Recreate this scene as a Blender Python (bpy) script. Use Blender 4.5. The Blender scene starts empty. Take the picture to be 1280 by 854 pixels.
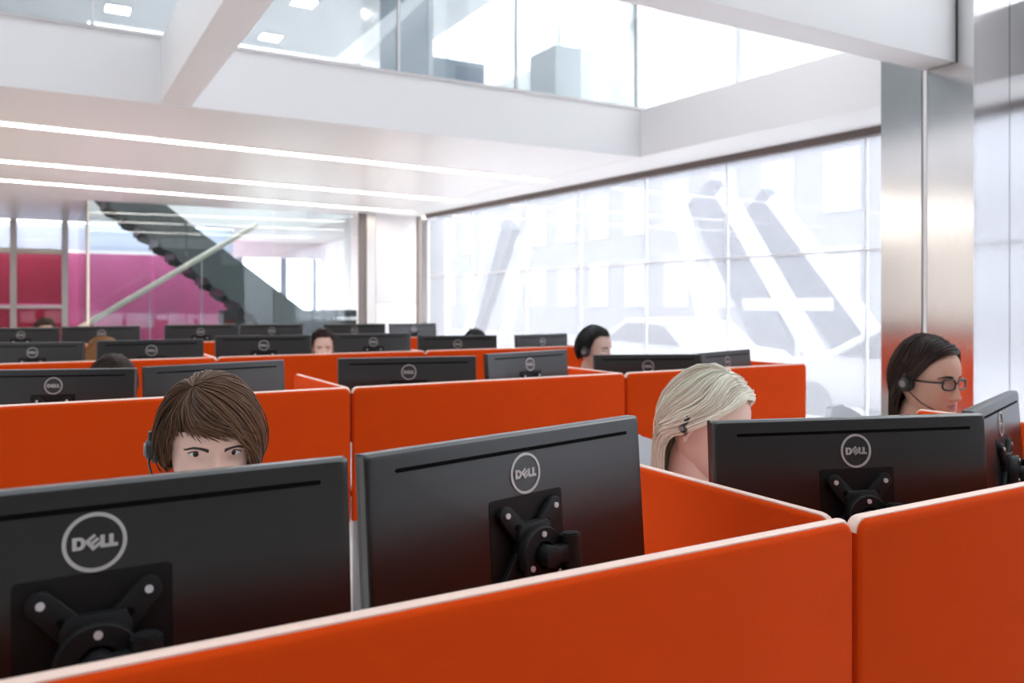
import bpy, bmesh, math, random
import numpy as np
from mathutils import Vector, Matrix, Euler
random.seed(7); np.random.seed(7)
scene = bpy.context.scene
C = scene.collection
R = math.radians

# ------------------------------------------------------------------ camera
FPX, HZ, ANG, CZ = 1030.0, 380.0, R(60.0), 1.5      # focal length (px), horizon row, heading, eye height
cam_d = bpy.data.cameras.new('camera')
cam_d.sensor_width = 36.0
cam_d.lens = FPX / 1280 * 36.0
cam_d.shift_y = (HZ - 427.0) / 1280.0
cam_d.clip_start = 0.05
cam_d.clip_end = 300
cam_d.dof.use_dof = True
cam_d.dof.focus_distance = 1.5
cam_d.dof.aperture_fstop = 4.5
cam = bpy.data.objects.new('camera', cam_d)
C.objects.link(cam)
cam.location = (0, 0, CZ)
cam.rotation_euler = (R(90), 0, ANG - R(90))
scene.camera = cam
FW = np.array([math.cos(ANG), math.sin(ANG), 0.0])
RT = np.array([math.sin(ANG), -math.cos(ANG), 0.0])
def at(u, v, d):
    """world point seen at photo pixel (u, v), d metres in front of the camera"""
    return np.array([0, 0, CZ]) + d * (FW + RT * ((u - 640) / FPX) + np.array([0, 0, (HZ - v) / FPX]))

# ------------------------------------------------------------------ world and exposure
w = bpy.data.worlds.new('world'); scene.world = w
w.use_nodes = True
bg = w.node_tree.nodes['Background']
bg.inputs['Color'].default_value = (0.93, 0.965, 1.0, 1)
bg.inputs['Strength'].default_value = 7.0
vs = scene.view_settings
vs.view_transform = 'Standard'; vs.look = 'None'; vs.gamma = 1.0; vs.use_curve_mapping = False
vs.exposure = 0.5
scene.cycles.transparent_max_bounces = 24
scene.cycles.max_bounces = 10
scene.cycles.diffuse_bounces = 5
scene.cycles.caustics_reflective = False
scene.cycles.caustics_refractive = False

# ------------------------------------------------------------------ materials
MATS = {}
def mat(name, col, rough=0.6, metal=0.0, spec=0.5, bump=None, var=None, sheen=0.0, emis=None, estr=0.0, coat=0.0, isl=0.0):
    m = bpy.data.materials.new(name); m.use_nodes = True
    nt = m.node_tree; b = nt.nodes['Principled BSDF']
    b.inputs['Base Color'].default_value = (*col, 1)
    b.inputs['Roughness'].default_value = rough
    b.inputs['Metallic'].default_value = metal
    b.inputs['Specular IOR Level'].default_value = spec
    b.inputs['Coat Weight'].default_value = coat
    if sheen: b.inputs['Sheen Weight'].default_value = sheen
    if emis:
        b.inputs['Emission Color'].default_value = (*emis, 1); b.inputs['Emission Strength'].default_value = estr
    tc = nt.nodes.new('ShaderNodeTexCoord')
    if var:   # (scale, amount): gentle uneven colour
        n = nt.nodes.new('ShaderNodeTexNoise'); n.inputs['Scale'].default_value = var[0]; n.inputs['Detail'].default_value = 4
        nt.links.new(tc.outputs['Object'], n.inputs['Vector'])
        mx = nt.nodes.new('ShaderNodeMix'); mx.data_type = 'RGBA'
        nt.links.new(n.outputs['Fac'], mx.inputs['Factor'])
        a = var[1]
        mx.inputs['A'].default_value = (*[max(0, c * (1 - a)) for c in col], 1)
        mx.inputs['B'].default_value = (*[min(1, c * (1 + a)) for c in col], 1)
        nt.links.new(mx.outputs['Result'], b.inputs['Base Color'])
    if isl:   # every strand its own shade
        g = nt.nodes.new('ShaderNodeNewGeometry')
        mx = nt.nodes.new('ShaderNodeMix'); mx.data_type = 'RGBA'
        nt.links.new(g.outputs['Random Per Island'], mx.inputs['Factor'])
        mx.inputs['A'].default_value = (*[c * (1 - isl) for c in col], 1)
        mx.inputs['B'].default_value = (*[min(1, c * (1 + isl)) for c in col], 1)
        nt.links.new(mx.outputs['Result'], b.inputs['Base Color'])
    if bump:  # (scale, strength)
        n = nt.nodes.new('ShaderNodeTexNoise'); n.inputs['Scale'].default_value = bump[0]; n.inputs['Detail'].default_value = 3
        nt.links.new(tc.outputs['Object'], n.inputs['Vector'])
        bp = nt.nodes.new('ShaderNodeBump'); bp.inputs['Strength'].default_value = bump[1]; bp.inputs['Distance'].default_value = 0.002
        nt.links.new(n.outputs['Fac'], bp.inputs['Height']); nt.links.new(bp.outputs['Normal'], b.inputs['Normal'])
    MATS[name] = m
    return m
def weave(name, col, rough, scale, amt):
    """fabric with a fine woven relief"""
    m = mat(name, col, rough, spec=0.12, var=(6, .06))
    nt = m.node_tree; b = nt.nodes['Principled BSDF']
    tc = [n for n in nt.nodes if n.type == 'TEX_COORD'][0]
    hs = []
    for d in ('X', 'Z'):
        wv = nt.nodes.new('ShaderNodeTexWave'); wv.bands_direction = d; wv.inputs['Scale'].default_value = scale
        wv.inputs['Distortion'].default_value = 1.0
        nt.links.new(tc.outputs['Object'], wv.inputs['Vector']); hs.append(wv)
    ad = nt.nodes.new('ShaderNodeMath'); ad.operation = 'ADD'
    nt.links.new(hs[0].outputs['Fac'], ad.inputs[0]); nt.links.new(hs[1].outputs['Fac'], ad.inputs[1])
    bp = nt.nodes.new('ShaderNodeBump'); bp.inputs['Strength'].default_value = amt; bp.inputs['Distance'].default_value = 0.001
    nt.links.new(ad.outputs[0], bp.inputs['Height']); nt.links.new(bp.outputs['Normal'], b.inputs['Normal'])
    return m
def glass(name, tint, refl=1.0, rough=0.0, haze=0.0, haze_col=(1, 1, 1)):
    """thin pane: see-through, mirror-like at grazing angles, optionally frosted (scattering)"""
    m = bpy.data.materials.new(name); m.use_nodes = True
    nt = m.node_tree; nt.nodes.clear()
    out = nt.nodes.new('ShaderNodeOutputMaterial')
    tr = nt.nodes.new('ShaderNodeBsdfTransparent'); tr.inputs['Color'].default_value = (*tint, 1)
    last = tr.outputs[0]
    if haze:
        tl = nt.nodes.new('ShaderNodeBsdfTranslucent'); tl.inputs['Color'].default_value = (*haze_col, 1)
        df = nt.nodes.new('ShaderNodeBsdfDiffuse'); df.inputs['Color'].default_value = (*haze_col, 1)
        m0 = nt.nodes.new('ShaderNodeMixShader'); m0.inputs[0].default_value = 0.3
        nt.links.new(tl.outputs[0], m0.inputs[1]); nt.links.new(df.outputs[0], m0.inputs[2])
        m1 = nt.nodes.new('ShaderNodeMixShader'); m1.inputs[0].default_value = haze
        nt.links.new(last, m1.inputs[1]); nt.links.new(m0.outputs[0], m1.inputs[2]); last = m1.outputs[0]
    gl = nt.nodes.new('ShaderNodeBsdfGlossy'); gl.inputs['Roughness'].default_value = rough
    fr = nt.nodes.new('ShaderNodeFresnel'); fr.inputs['IOR'].default_value = 1.5
    mu = nt.nodes.new('ShaderNodeMath'); mu.operation = 'MULTIPLY'; mu.inputs[1].default_value = refl
    nt.links.new(fr.outputs[0], mu.inputs[0])
    m2 = nt.nodes.new('ShaderNodeMixShader')
    nt.links.new(mu.outputs[0], m2.inputs[0]); nt.links.new(last, m2.inputs[1]); nt.links.new(gl.outputs[0], m2.inputs[2])
    nt.links.new(m2.outputs[0], out.inputs[0])
    MATS[name] = m
    return m
def steel(name, col, rough):
    """brushed sheet metal: fine vertical grain"""
    m = mat(name, col, rough, metal=1.0)
    nt = m.node_tree; b = nt.nodes['Principled BSDF']
    tc = [n for n in nt.nodes if n.type == 'TEX_COORD'][0]
    mp = nt.nodes.new('ShaderNodeMapping'); mp.inputs['Scale'].default_value = (120, 120, 1.5)
    n = nt.nodes.new('ShaderNodeTexNoise'); n.inputs['Scale'].default_value = 3
    nt.links.new(tc.outputs['Object'], mp.inputs['Vector']); nt.links.new(mp.outputs[0], n.inputs['Vector'])
    mr = nt.nodes.new('ShaderNodeMapRange'); mr.inputs['To Min'].default_value = rough - .06; mr.inputs['To Max'].default_value = rough + .08
    nt.links.new(n.outputs['Fac'], mr.inputs['Value']); nt.links.new(mr.outputs[0], b.inputs['Roughness'])
    return m

weave('orange', (0.66, 0.055, 0.001), 0.85, 160, 0.25)
mat('pale_lit_trim', (0.85, 0.62, 0.52), 0.45)  # paleness also holds the highlight along the panel tops
mat('black_plastic', (0.0075, 0.0065, 0.006), 0.32, spec=0.9, bump=(900, .08))
mat('black_rim', (0.016, 0.016, 0.018), 0.3)
mat('opening_shade', (0.002, 0.002, 0.002), 0.8, spec=0.1)
mat('recess_shade', (0.0035, 0.003, 0.003), 0.5, spec=0.35)
mat('mount', (0.006, 0.006, 0.0065), 0.5, spec=0.35, bump=(500, .1))
mat('chrome', (0.75, 0.75, 0.76), 0.35, metal=0.35)
mat('logo', (0.55, 0.53, 0.51), 0.35, metal=0.2)
mat('screen', (0.02, 0.02, 0.02), 0.2, emis=(0.85, 0.93, 1.0), estr=1.2)
mat('white_paint', (0.88, 0.875, 0.88), 0.55, var=(1.5, .015))
mat('ceiling_paint', (0.88, 0.86, 0.86), 0.32, spec=0.5, var=(1.2, .02))
mat('beam_paint', (0.88, 0.875, 0.885), 0.5, var=(1.5, .015))
mat('wall_paint', (0.80, 0.795, 0.80), 0.6, var=(2, .02))
mat('wall_dark', (0.16, 0.155, 0.155), 0.6, var=(2, .03))
mat('wall_panel', (0.66, 0.645, 0.665), 0.5, var=(2, .03))
mat('floor', (0.60, 0.57, 0.54), 0.5, var=(8, .1), bump=(60, .1))
mat('desk', (0.74, 0.71, 0.66), 0.4, var=(5, .03))
mat('metal_grey', (0.5, 0.5, 0.52), 0.35, metal=0.8)
mat('dark_frame', (0.16, 0.13, 0.12), 0.45, metal=0.3)
mat('mullion', (0.62, 0.60, 0.60), 0.4, metal=0.2)
mat('mullion_white', (0.80, 0.81, 0.82), 0.4)
mat('lamp_white', (0.9, 0.9, 0.9), 0.5, emis=(1.0, 0.955, 0.87), estr=14.0)
mat('lamp_square', (0.9, 0.9, 0.9), 0.5, emis=(1.0, 0.97, 0.92), estr=40.0)
mat('stair_dark', (0.07, 0.085, 0.09), 0.5)
mat('rail_cream', (0.92, 0.87, 0.76), 0.4)
mat('pink_back', (0.60, 0.12, 0.30), 0.35, var=(.9, .75))
mat('grey_shaft', (0.30, 0.35, 0.42), 0.35, var=(2, .05))
mat('grey_box', (0.62, 0.63, 0.64), 0.6, var=(3, .08))
mat('blue_box', (0.12, 0.16, 0.26), 0.5)
mat('counter_dark', (0.05, 0.055, 0.06), 0.4)
mat('chair_grey', (0.42, 0.44, 0.47), 0.6, var=(4, .04))
mat('chair_black', (0.02, 0.02, 0.02), 0.5)
mat('asphalt', (0.17, 0.17, 0.175), 0.9)
mat('facade_pale', (0.15, 0.148, 0.155), 0.9, var=(.4, .06))
mat('facade_window', (0.27, 0.28, 0.29), 0.5)
mat('brace_white', (0.50, 0.50, 0.50), 0.6)
mat('brace_grey', (0.035, 0.036, 0.045), 0.7)
mat('car_white', (0.42, 0.42, 0.42), 0.35)
mat('car_glass', (0.05, 0.05, 0.055), 0.1)
mat('tyre', (0.03, 0.03, 0.03), 0.8)
mat('sign_red', (0.70, 0.35, 0.33), 0.6)
steel('steel', (0.80, 0.79, 0.79), 0.15)
steel('steel_dull', (0.50, 0.47, 0.44), 0.34)
glass('clear_glass', (0.90, 0.955, 0.96), 1.4)
glass('upper_glass', (0.90, 0.95, 0.97), 0.8, haze=0.20, haze_col=(.88, .95, 1))
glass('frit_glass', (0.76, 0.77, 0.80), 0.12, haze=0.20, haze_col=(.90, .92, .97))
glass('sky_glass', (1, 1, 1), 0.6, haze=0.35)
glass('roof_glass', (.42, .43, .44), 0.6)
glass('pink_glass', (0.88, 0.62, 0.76), 1.2, haze=0.30, haze_col=(.85, .40, .62))
glass('rose_glass', (0.62, 0.30, 0.36), 1.2, haze=0.25, haze_col=(.70, .22, .30))
glass('frost_glass', (0.85, 0.9, 1.0), 1.0, haze=0.7, haze_col=(.8, .86, .97))
glass('lens_glass', (0.98, 0.98, 0.98), 0.35)

# ------------------------------------------------------------------ mesh helpers
class MB:
    def __init__(s): s.v = []; s.f = []; s.mi = []
    def add(s, vs, fs, mi=0, M=None):
        o = len(s.v)
        if M is not None: vs = [M @ Vector(p) for p in vs]
        s.v += [tuple(map(float, p)) for p in vs]
        s.f += [tuple(i + o for i in f) for f in fs]; s.mi += [mi] * len(fs)
        return s
    def box(s, x0, x1, y0, y1, z0, z1, mi=0, M=None):
        vs = [(x, y, z) for z in (z0, z1) for y in (y0, y1) for x in (x0, x1)]
        return s.add(vs, [(0, 2, 3, 1), (4, 5, 7, 6), (0, 1, 5, 4), (2, 6, 7, 3), (0, 4, 6, 2), (1, 3, 7, 5)], mi, M)
    def loft(s, rings, closed=True, caps=True, mi=0, M=None):
        n = len(rings[0]); vs = [p for r in rings for p in r]; fs = []
        for i in range(len(rings) - 1):
            for j in range(n if closed else n - 1):
                a = i * n + j; b = i * n + (j + 1) % n
                fs.append((a, b, b + n, a + n))
        if caps and closed: fs += [tuple(range(n - 1, -1, -1)), tuple(range((len(rings) - 1) * n, len(rings) * n))]
        return s.add(vs, fs, mi, M)
    def tube(s, pts, r, n=8, mi=0, M=None, caps=True):
        P = [np.array(p, float) for p in pts]; rs = r if hasattr(r, '__len__') else [r] * len(P)
        rings = []; up = None
        for i, p in enumerate(P):
            t = P[min(i + 1, len(P) - 1)] - P[max(i - 1, 0)]; t /= (np.linalg.norm(t) + 1e-12)
            if up is None: up = np.array([0, 0, 1.0]) if abs(t[2]) < .9 else np.array([1.0, 0, 0])
            a = np.cross(t, up); a /= (np.linalg.norm(a) + 1e-12); b = np.cross(a, t); up = b
            rings.append([p + rs[i] * (math.cos(k * 2 * math.pi / n) * a + math.sin(k * 2 * math.pi / n) * b) for k in range(n)])
        return s.loft(rings, caps=caps, mi=mi, M=M)
    def cyl(s, p0, p1, r0, r1=None, n=20, mi=0, M=None):
        return s.tube([p0, p1], [r0, r0 if r1 is None else r1], n, mi, M)
    def prism(s, poly, axis, a0, a1, mi=0, M=None):
        """extrude a 2-D polygon along an axis; the polygon's two coordinates fill the other two axes in order"""
        def P(q, a):
            q = list(q); q.insert('xyz'.index(axis), a); return q
        return s.loft([[P(q, a0) for q in poly], [P(q, a1) for q in poly]], mi=mi, M=M)
    def ell(s, c, r, n=16, m=10, mi=0, M=None):
        rings = []
        for i in range(m + 1):
            th = math.pi * (i / m) ; th = min(max(th, .03), math.pi - .03)
            rings.append([(c[0] + r[0] * math.sin(th) * math.cos(k * 2 * math.pi / n), c[1] + r[1] * math.sin(th) * math.sin(k * 2 * math.pi / n), c[2] + r[2] * math.cos(th)) for k in range(n)])
        return s.loft(rings, mi=mi, M=M)
    def data(s, name, mats, smooth=False, bevel=0, seg=2, angle=40):
        me = bpy.data.meshes.new(name); me.from_pydata(s.v, [], s.f)
        for m in ([mats] if isinstance(mats, str) else mats): me.materials.append(MATS[m])
        me.polygons.foreach_set('material_index', s.mi)
        bm = bmesh.new(); bm.from_mesh(me)
        bmesh.ops.recalc_face_normals(bm, faces=bm.faces)
        if bevel:
            es = [e for e in bm.edges if len(e.link_faces) == 2 and e.calc_face_angle() > R(30)]
            bmesh.ops.bevel(bm, geom=es, offset=bevel, segments=seg, affect='EDGES', profile=.5)
        if smooth or bevel:
            for f in bm.faces: f.smooth = True
            for e in bm.edges:
                e.smooth = not (len(e.link_faces) == 2 and e.calc_face_angle() > R(angle))
        bm.to_mesh(me); bm.free()
        return me
    def build(s, name, mats, parent=None, loc=None, **k):
        return obj(name, s.data(name, mats, **k), parent, loc)
def obj(name, me, parent=None, loc=None):
    o = bpy.data.objects.new(name, me); C.objects.link(o)
    if parent is not None: o.parent = parent
    if loc is not None: o.location = loc
    return o
def tag(o, label, cat, group=None):
    o['label'] = label; o['category'] = cat
    if group: o['group'] = group
    return o
def thing(name, label, cat, loc=(0, 0, 0), rz=0, group=None):
    o = bpy.data.objects.new(name, None); C.objects.link(o); o.empty_display_size = .1
    o.location = loc; o.rotation_euler = (0, 0, rz)
    return tag(o, label, cat, group)
def struct(o, label=None):
    o['kind'] = 'structure'
    if label: o['label'] = label
    return o
def rz(a, loc=(0, 0, 0)): return Matrix.Translation(loc) @ Matrix.Rotation(a, 4, 'Z')

# ------------------------------------------------------------------ the building shell
CEIL, UP = 3.0, 3.47          # underside of the upper floor, its top edge
YF = 6.64                     # edge of the upper floor over the open hall
def facx(y): return 6.17 - 0.06 * (y - 4.47)        # the glazed side runs slightly askew
ROOF = 7.4
m = MB().box(-7, 9, -6, 22, -.2, 0); struct(m.build('floor', 'floor'), 'pale grey-beige office floor')
# upper floor slab: underside is the white ceiling; a stair opening is left behind y 13.4
m = MB()
m.box(-7, 5.34, YF, 13.4, CEIL, UP)
m.box(-7, .65, 13.4, 17.1, CEIL, UP)
m.box(4.7, 6.2, 13.4, 20.5, CEIL, UP)
m.box(.65, 4.7, 16.4, 17.1, CEIL, UP)
m.box(3.45, 4.7, 17.1, 20.5, CEIL, UP)
struct(m.build('ceiling', 'ceiling_paint'), 'smooth white ceiling under the upper floor')
# soffit and fascia along the glazed side
def strip_along(y0, y1, off0, off1, z0, z1):
    """bar parallel to the glazed side, offsets measured inwards from it"""
    vs = [(facx(y) - o, y, z) for z in (z0, z1) for y in (y0, y1) for o in (off1, off0)]
    return vs, [(0, 2, 3, 1), (4, 5, 7, 6), (0, 1, 5, 4), (2, 6, 7, 3), (0, 4, 6, 2), (1, 3, 7, 5)]
m = MB().add(*strip_along(-6, 13.4, -.05, .71, CEIL - .003, UP)); struct(m.build('trim_1', 'white_paint'), 'pale band of the upper floor above the window wall')
m = MB().box(-7, 5.36, YF - .03, YF, CEIL - .01, UP); struct(m.build('trim_2', 'beam_paint'), 'white band at the edge of the upper floor')
m = MB().box(-7, 5.37, YF - .045, YF + .02, UP, UP + .025); struct(m.build('trim_3', 'mullion'), 'thin metal rail on the upper floor edge')
m = MB().box(.80, 1.02, 3.27, YF - .031, CEIL, UP); struct(m.build('trim_4', 'beam_paint', bevel=.004), 'white beam crossing the open hall')
m = MB().box(-7, 4.94, 3.05, 3.27, CEIL, UP + .25); struct(m.build('trim_5', 'beam_paint', bevel=.004), 'white beam running to the steel column')
# walls
m = MB().box(-7.2, -7, -6, 22, 0, ROOF); struct(m.build('wall_left', 'wall_paint'))
m = MB().box(-7, 9, -6.2, -6, 0, ROOF); struct(m.build('wall_front', 'wall_dark'))
m = MB().box(-7, 6.0, 17.1, 17.3, UP, 5.8); struct(m.build('wall_rear', 'wall_paint'))
m = MB()
for q in ((-7, 5.34, YF, 13.4), (-7, .65, 13.4, 17.1), (4.7, 5.34, 13.4, 17.1), (.65, 4.7, 16.4, 17.1)): m.box(*q, 5.6, 5.8)
struct(m.build('ceiling_upper', 'ceiling_paint'), 'white ceiling of the upper floor')
# roof glass over the stairs, added for daylight; glazed roof over the open hall
MB().box(.65, 4.7, 13.4, 16.4, 5.72, 5.74).build('added_rooflight', 'sky_glass', bpy.data.objects['ceiling_upper'])
g = struct(obj('ceiling_glazed', None)); g['label'] = 'glazed roof over the open hall'
for i in range(5):
    x0 = -7 + i * 2.65
    MB().box(x0 + .04, x0 + 2.61, -6, YF, ROOF, ROOF + .02).build('pane', 'roof_glass', g)
    MB().box(x0 - .04, x0 + .04, -6, YF, ROOF - .12, ROOF + .04).build('roof_bar', 'mullion_white', g)

# window wall on the glazed side, lower floor: head rail, posts, a transom, one pane per field
def glazing(name, ys, z0, z1, zt, head, glassm, framem, label, tw=.006):
    g = struct(obj(name, None)); g['label'] = label
    levels = [z0, zt, z1] if zt else [z0, z1]
    for i in range(len(ys) - 1):
        for k in range(len(levels) - 1):
            vs, fs = strip_along(ys[i] + .004, ys[i + 1] - .004, -.006, .006, levels[k] + .004, levels[k + 1] - .004)
            MB().add(vs, fs).build('pane', glassm, g)
    for y in ys:
        vs, fs = strip_along(y - tw / 2, y + tw / 2, -.03, .012, z0, z1); MB().add(vs, fs).build('post', framem, g)
    if zt:
        vs, fs = strip_along(ys[0], ys[-1], -.012, .012, zt - .008, zt + .008); MB().add(vs, fs).build('transom', framem, g)
    if head:
        vs, fs = strip_along(ys[0], ys[-1], -.03, .05, z1 - .07, z1); MB().add(vs, fs).build('head_rail', 'dark_frame', g)
    return g
glazing('window_1', [-6, -4, -2, 0, 1.5, 3.0, 4.6, 6.15, 7.35, 8.55, 9.75, 11.2, 12.65], 0, CEIL, 1.96, True, 'frit_glass', 'mullion_white', 'tall frosted window wall beside the cubicles')
glazing('window_2', [-6, -3, 0, 3, 6, 9, 12, 15, 17.1], UP, ROOF, None, False, 'sky_glass', 'mullion_white', 'bright upper window wall', .05)
# end wall strip beside the window: white panels and a steel strip
g = struct(obj('wall_back', None)); g['label'] = 'white panelled wall end by the window'
MB().box(4.90, 5.64, 13.02, 13.1, 0, 1.5).build('panel', 'wall_panel', g, bevel=.003)
MB().box(4.90, 5.64, 13.02, 13.1, 1.505, CEIL).build('panel', 'wall_panel', g, bevel=.003)
MB().box(5.645, 5.72, 12.98, 13.1, 0, CEIL).build('edge_post', 'dark_frame', g)
MB().box(4.62, 4.74, 13.05, 13.1, 0, CEIL).build('metal_strip', 'dark_frame', g)
MB().box(4.745, 4.895, 13.03, 13.1, 0, CEIL).build('metal_strip', 'steel_dull', g)

# steel column
t = thing('steel_column', 'brushed steel clad column at the right, reflecting the orange partitions', 'column', (5.35, 3.26, 0))
def colbox(x0, x1, y0, y1, name='cladding_panel', mm='steel', z1=6.9):
    MB().box(x0 - 5.35, x1 - 5.35, y0 - 3.26, y1 - 3.26, 0, z1).build(name, mm, t)
colbox(4.95, 4.97, 2.944, 3.246); colbox(4.95, 4.97, 3.285, 3.58)
colbox(4.955, 4.99, 3.253, 3.278, 'joint_strip', 'white_paint')
colbox(4.972, 5.335, 2.944, 2.964); colbox(5.343, 5.75, 2.944, 2.964)
colbox(4.972, 5.75, 3.56, 3.58); colbox(5.73, 5.75, 2.966, 3.558)

# ------------------------------------------------------------------ ceiling lamps
for k, (ya, yb, xe, lab) in enumerate([(8.01, 8.46, 5.40, 'long white light line in the ceiling, nearest of the three'),
                                  (10.13, 10.72, 5.40, 'long white light line in the ceiling, middle of the three'),
                                  (11.70, 12.45, 5.33, 'long white light line in the ceiling, farthest of the three')]):
    sl = (yb - ya) / (xe + .26); x0 = -6.5; a = math.atan(sl); L = (xe - x0) / math.cos(a)
    t = thing('linear_light', lab, 'ceiling light', (x0, ya + (x0 + .26) * sl, CEIL), a, 'linear ceiling lights')
    MB().box(0, L, -.075, .075, -.006, -.0005).build('diffuser', 'lamp_white', t)
    for sd in (-1, 1):
        MB().box(0, L, sd * .084 - .008, sd * .084 + .008, -.010, -.0005).build('edge_trim', 'ceiling_paint', t)
for (x, y, lab) in [(.98, 12.65, 'square ceiling light upstairs, leftmost of the three'), (3.11, 12.8, 'square ceiling light upstairs, nearest the white crossing beam'),
                    (3.15, 11.1, 'square ceiling light upstairs, cut by the top picture edge')]:
    t = thing('square_ceiling_light', lab, 'ceiling light', (x, y, 5.6), 0, 'square lights upstairs')
    MB().box(-.15, .15, -.15, .15, -.012, 0).build('diffuser', 'lamp_square', t)
    fr = MB()
    for q in range(4): fr.box(-.17, .17, .15, .17, -.016, 0, M=Matrix.Rotation(q * math.pi / 2, 4, 'Z'))
    fr.build('frame', 'white_paint', t)

# ------------------------------------------------------------------ upper floor: glass front and what stands behind it
g = struct(obj('window_3', None)); g['label'] = 'glass front of the upper floor'
xs = [-6.9, -4.2, -1.55, .35, 2.72, 3.9, 5.33]
for i in range(len(xs) - 1):
    MB().box(xs[i] + .012, xs[i + 1] - .012, YF + .03, YF + .045, UP + .025, 5.6).build('pane', 'upper_glass', g)
for x in xs[1:]:
    MB().box(x - .012, x + .012, YF + .025, YF + .05, UP + .025, 5.6).build('joint', 'mullion_white', g)
t = thing('service_shaft', 'blue-grey metal clad shaft behind the upstairs glass', 'shaft', (3.44, 9, UP))
MB().box(0, .60, 0, .02, 0, 2.13).build('front_panel', 'grey_shaft', t)
MB().box(0, .02, .02, .62, 0, 2.13).build('side_panel', 'steel', t)
MB().box(.58, .60, .02, .62, 0, 2.13).build('side_panel', 'grey_shaft', t)
MB().box(.60, .66, -.02, .04, 0, 2.13).build('corner_post', 'mullion_white', t)
t = thing('storage_cabinet', 'low blue cabinet upstairs beside the grey shaft', 'cabinet', (4.10, 9, UP))
MB().box(0, .70, 0, .5, 0, .99).build('body', 'grey_shaft', t)
MB().box(.32, .69, -.015, 0, .1, .93).build('door', 'blue_box', t)
t = thing('pale_pier', 'pale grey square pier upstairs against the bright window', 'pier', (5.20, 8.0, UP))
MB().box(0, .36, 0, .02, 0, 1.02).build('face_panel', 'grey_box', t)
for k in range(3):
    MB().box(0, .02, .021, .56, .34 * k + .003, .34 * k + .337).build('side_panel', 'grey_box', t)
MB().box(.34, .36, .021, .56, 0, 1.02).build('face_panel', 'grey_box', t)
MB().box(.0, .36, .0, .56, 1.021, 1.03).build('cap', 'grey_box', t)
# ------------------------------------------------------------------ far end: pink glass, stairs, office behind glass
g = struct(obj('window_4', None)); g['label'] = 'framed pink glass screen at the far end'
px = [-4.6, -3.2, -1.75, -.35, .45, 1.9, 3.4]
for i in range(len(px) - 1):
    a, b = px[i], px[i + 1]
    zz = [(0, 1.42), (1.48, 2.40)] if b < .5 else [(0, 2.43)]
    for (z0, z1) in zz: MB().box(a + .05, b - .05 if b < .5 else b - .005, 17.0, 17.012, z0 + .02, z1).build('pink_pane', 'rose_glass' if b < .5 else 'pink_glass', g)
    MB().box(a + .05, b - .05 if b < .5 else b - .005, 17.0, 17.012, 2.49, CEIL - .02).build('frosted_pane', 'frost_glass', g)
    if b < .5:
        MB().box(a + .05, b - .05, 16.97, 17.03, 1.42, 1.48).build('rail', 'mullion_white', g)
        MB().box(a + .05, b - .05, 16.97, 17.03, 2.40, 2.49).build('rail', 'rail_cream', g)
for x in px[:5]:
    MB().box(x - .05, x + .05, 16.95, 17.05, 0, CEIL).build('post', 'mullion', g)
m = MB().box(-7, 3.6, 18.4, 18.5, 0, 2.5); struct(m.build('wall_pink', 'pink_back'), 'pink wall behind the glass screen')
m = MB().box(-7, 3.6, 18.4, 18.5, 2.5, CEIL); struct(m.build('wall_pale', 'wall_paint'), 'pale wall above the pink wall')
# rear office window wall
g = struct(obj('window_5', None)); g['label'] = 'bright windows at the back of the far office'
for (a, b) in [(3.62, 4.15), (4.30, 4.60), (4.62, 5.2), (5.35, 6.0), (6.1, 7.0)]:
    MB().box(a, b, 20.4, 20.42, .6, 2.62).build('pane', 'sky_glass', g)
for (a, b) in [(3.4, 3.62), (4.15, 4.30), (5.2, 5.35), (6.0, 6.1)]:
    MB().box(a, b, 20.36, 20.46, 0, 2.62).build('post', 'grey_shaft', g)
MB().box(3.4, 7.2, 20.36, 20.46, 2.62, CEIL).build('head_panel', 'wall_paint', g)
MB().box(3.62, 7.2, 20.36, 20.46, 0, .6).build('sill_panel', 'wall_paint', g)
m = MB().box(6.2, 6.3, 13.1, 20.5, 0, CEIL); struct(m.build('wall_office', 'wall_paint'))
# glass enclosure of the stair
g = struct(obj('window_6', None)); g['label'] = 'clear glass enclosure in front of the stairs'
for (a, b) in [(.66, 1.98), (2.0, 3.3), (3.32, 4.6)]:
    MB().box(a, b, 13.42, 13.435, 0, CEIL + .0).build('pane', 'clear_glass', g)
MB().box(.645, .66, 13.44, 16.4, 0, CEIL).build('pane', 'clear_glass', g)
MB().box(.64, .665, 13.41, 13.44, 0, CEIL).build('edge_strip', 'rail_cream', g)
# dark staircase rising to the left through the ceiling opening
t = thing('staircase', 'dark grey staircase with stepped underside rising behind the glass', 'staircase', (5.05, 14.5, 0))
n = 17; rise = UP / n; run = .255
for k in range(n):
    x = -run * k
    MB().box(x - run - .02, x + .02, .0, 1.25, rise * (k + 1) - .045, rise * (k + 1)).build('tread', 'stair_dark', t)
    MB().box(x - run - .02, x - run + .01, .0, 1.25, rise * k + .0, rise * (k + 1) + rise - .046).build('riser', 'stair_dark', t)
for y in (-.03, 1.25):
    poly = [(.15, 0), (.15, .55), (-run * n, UP + .50), (-run * n, UP - .05)]
    for k in range(n - 1, 0, -1): poly += [(-run * k - .02, rise * k - .12), (-run * k + .06, rise * (k - 1) - .06 if k > 1 else 0)]
    sp = MB(); sp.prism(poly, 'y', y, y + .03); sp.build('stringer', 'stair_dark', t)
t = thing('handrail', 'cream sloping handrail behind the stair glass', 'handrail', (.66, 13.7, 0))
MB().tube([(-.15, 0, 1.11), (2.45, 0, 2.79)], .045, 10).build('rail', 'rail_cream', t, smooth=True)
for k in range(3):
    x = .1 + .75 * k; z = 1.11 + (x + .15) * .646
    MB().cyl((x, 0, 0), (x, 0, z), .008, n=8).build('post', 'chrome', t, smooth=True)
tag(MB().box(3.0, 5.6, 15.95, 16.35, 0, 1.38).build('counter', 'counter_dark', bevel=.01), 'dark counter standing behind the stair glass', 'counter')
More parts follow.
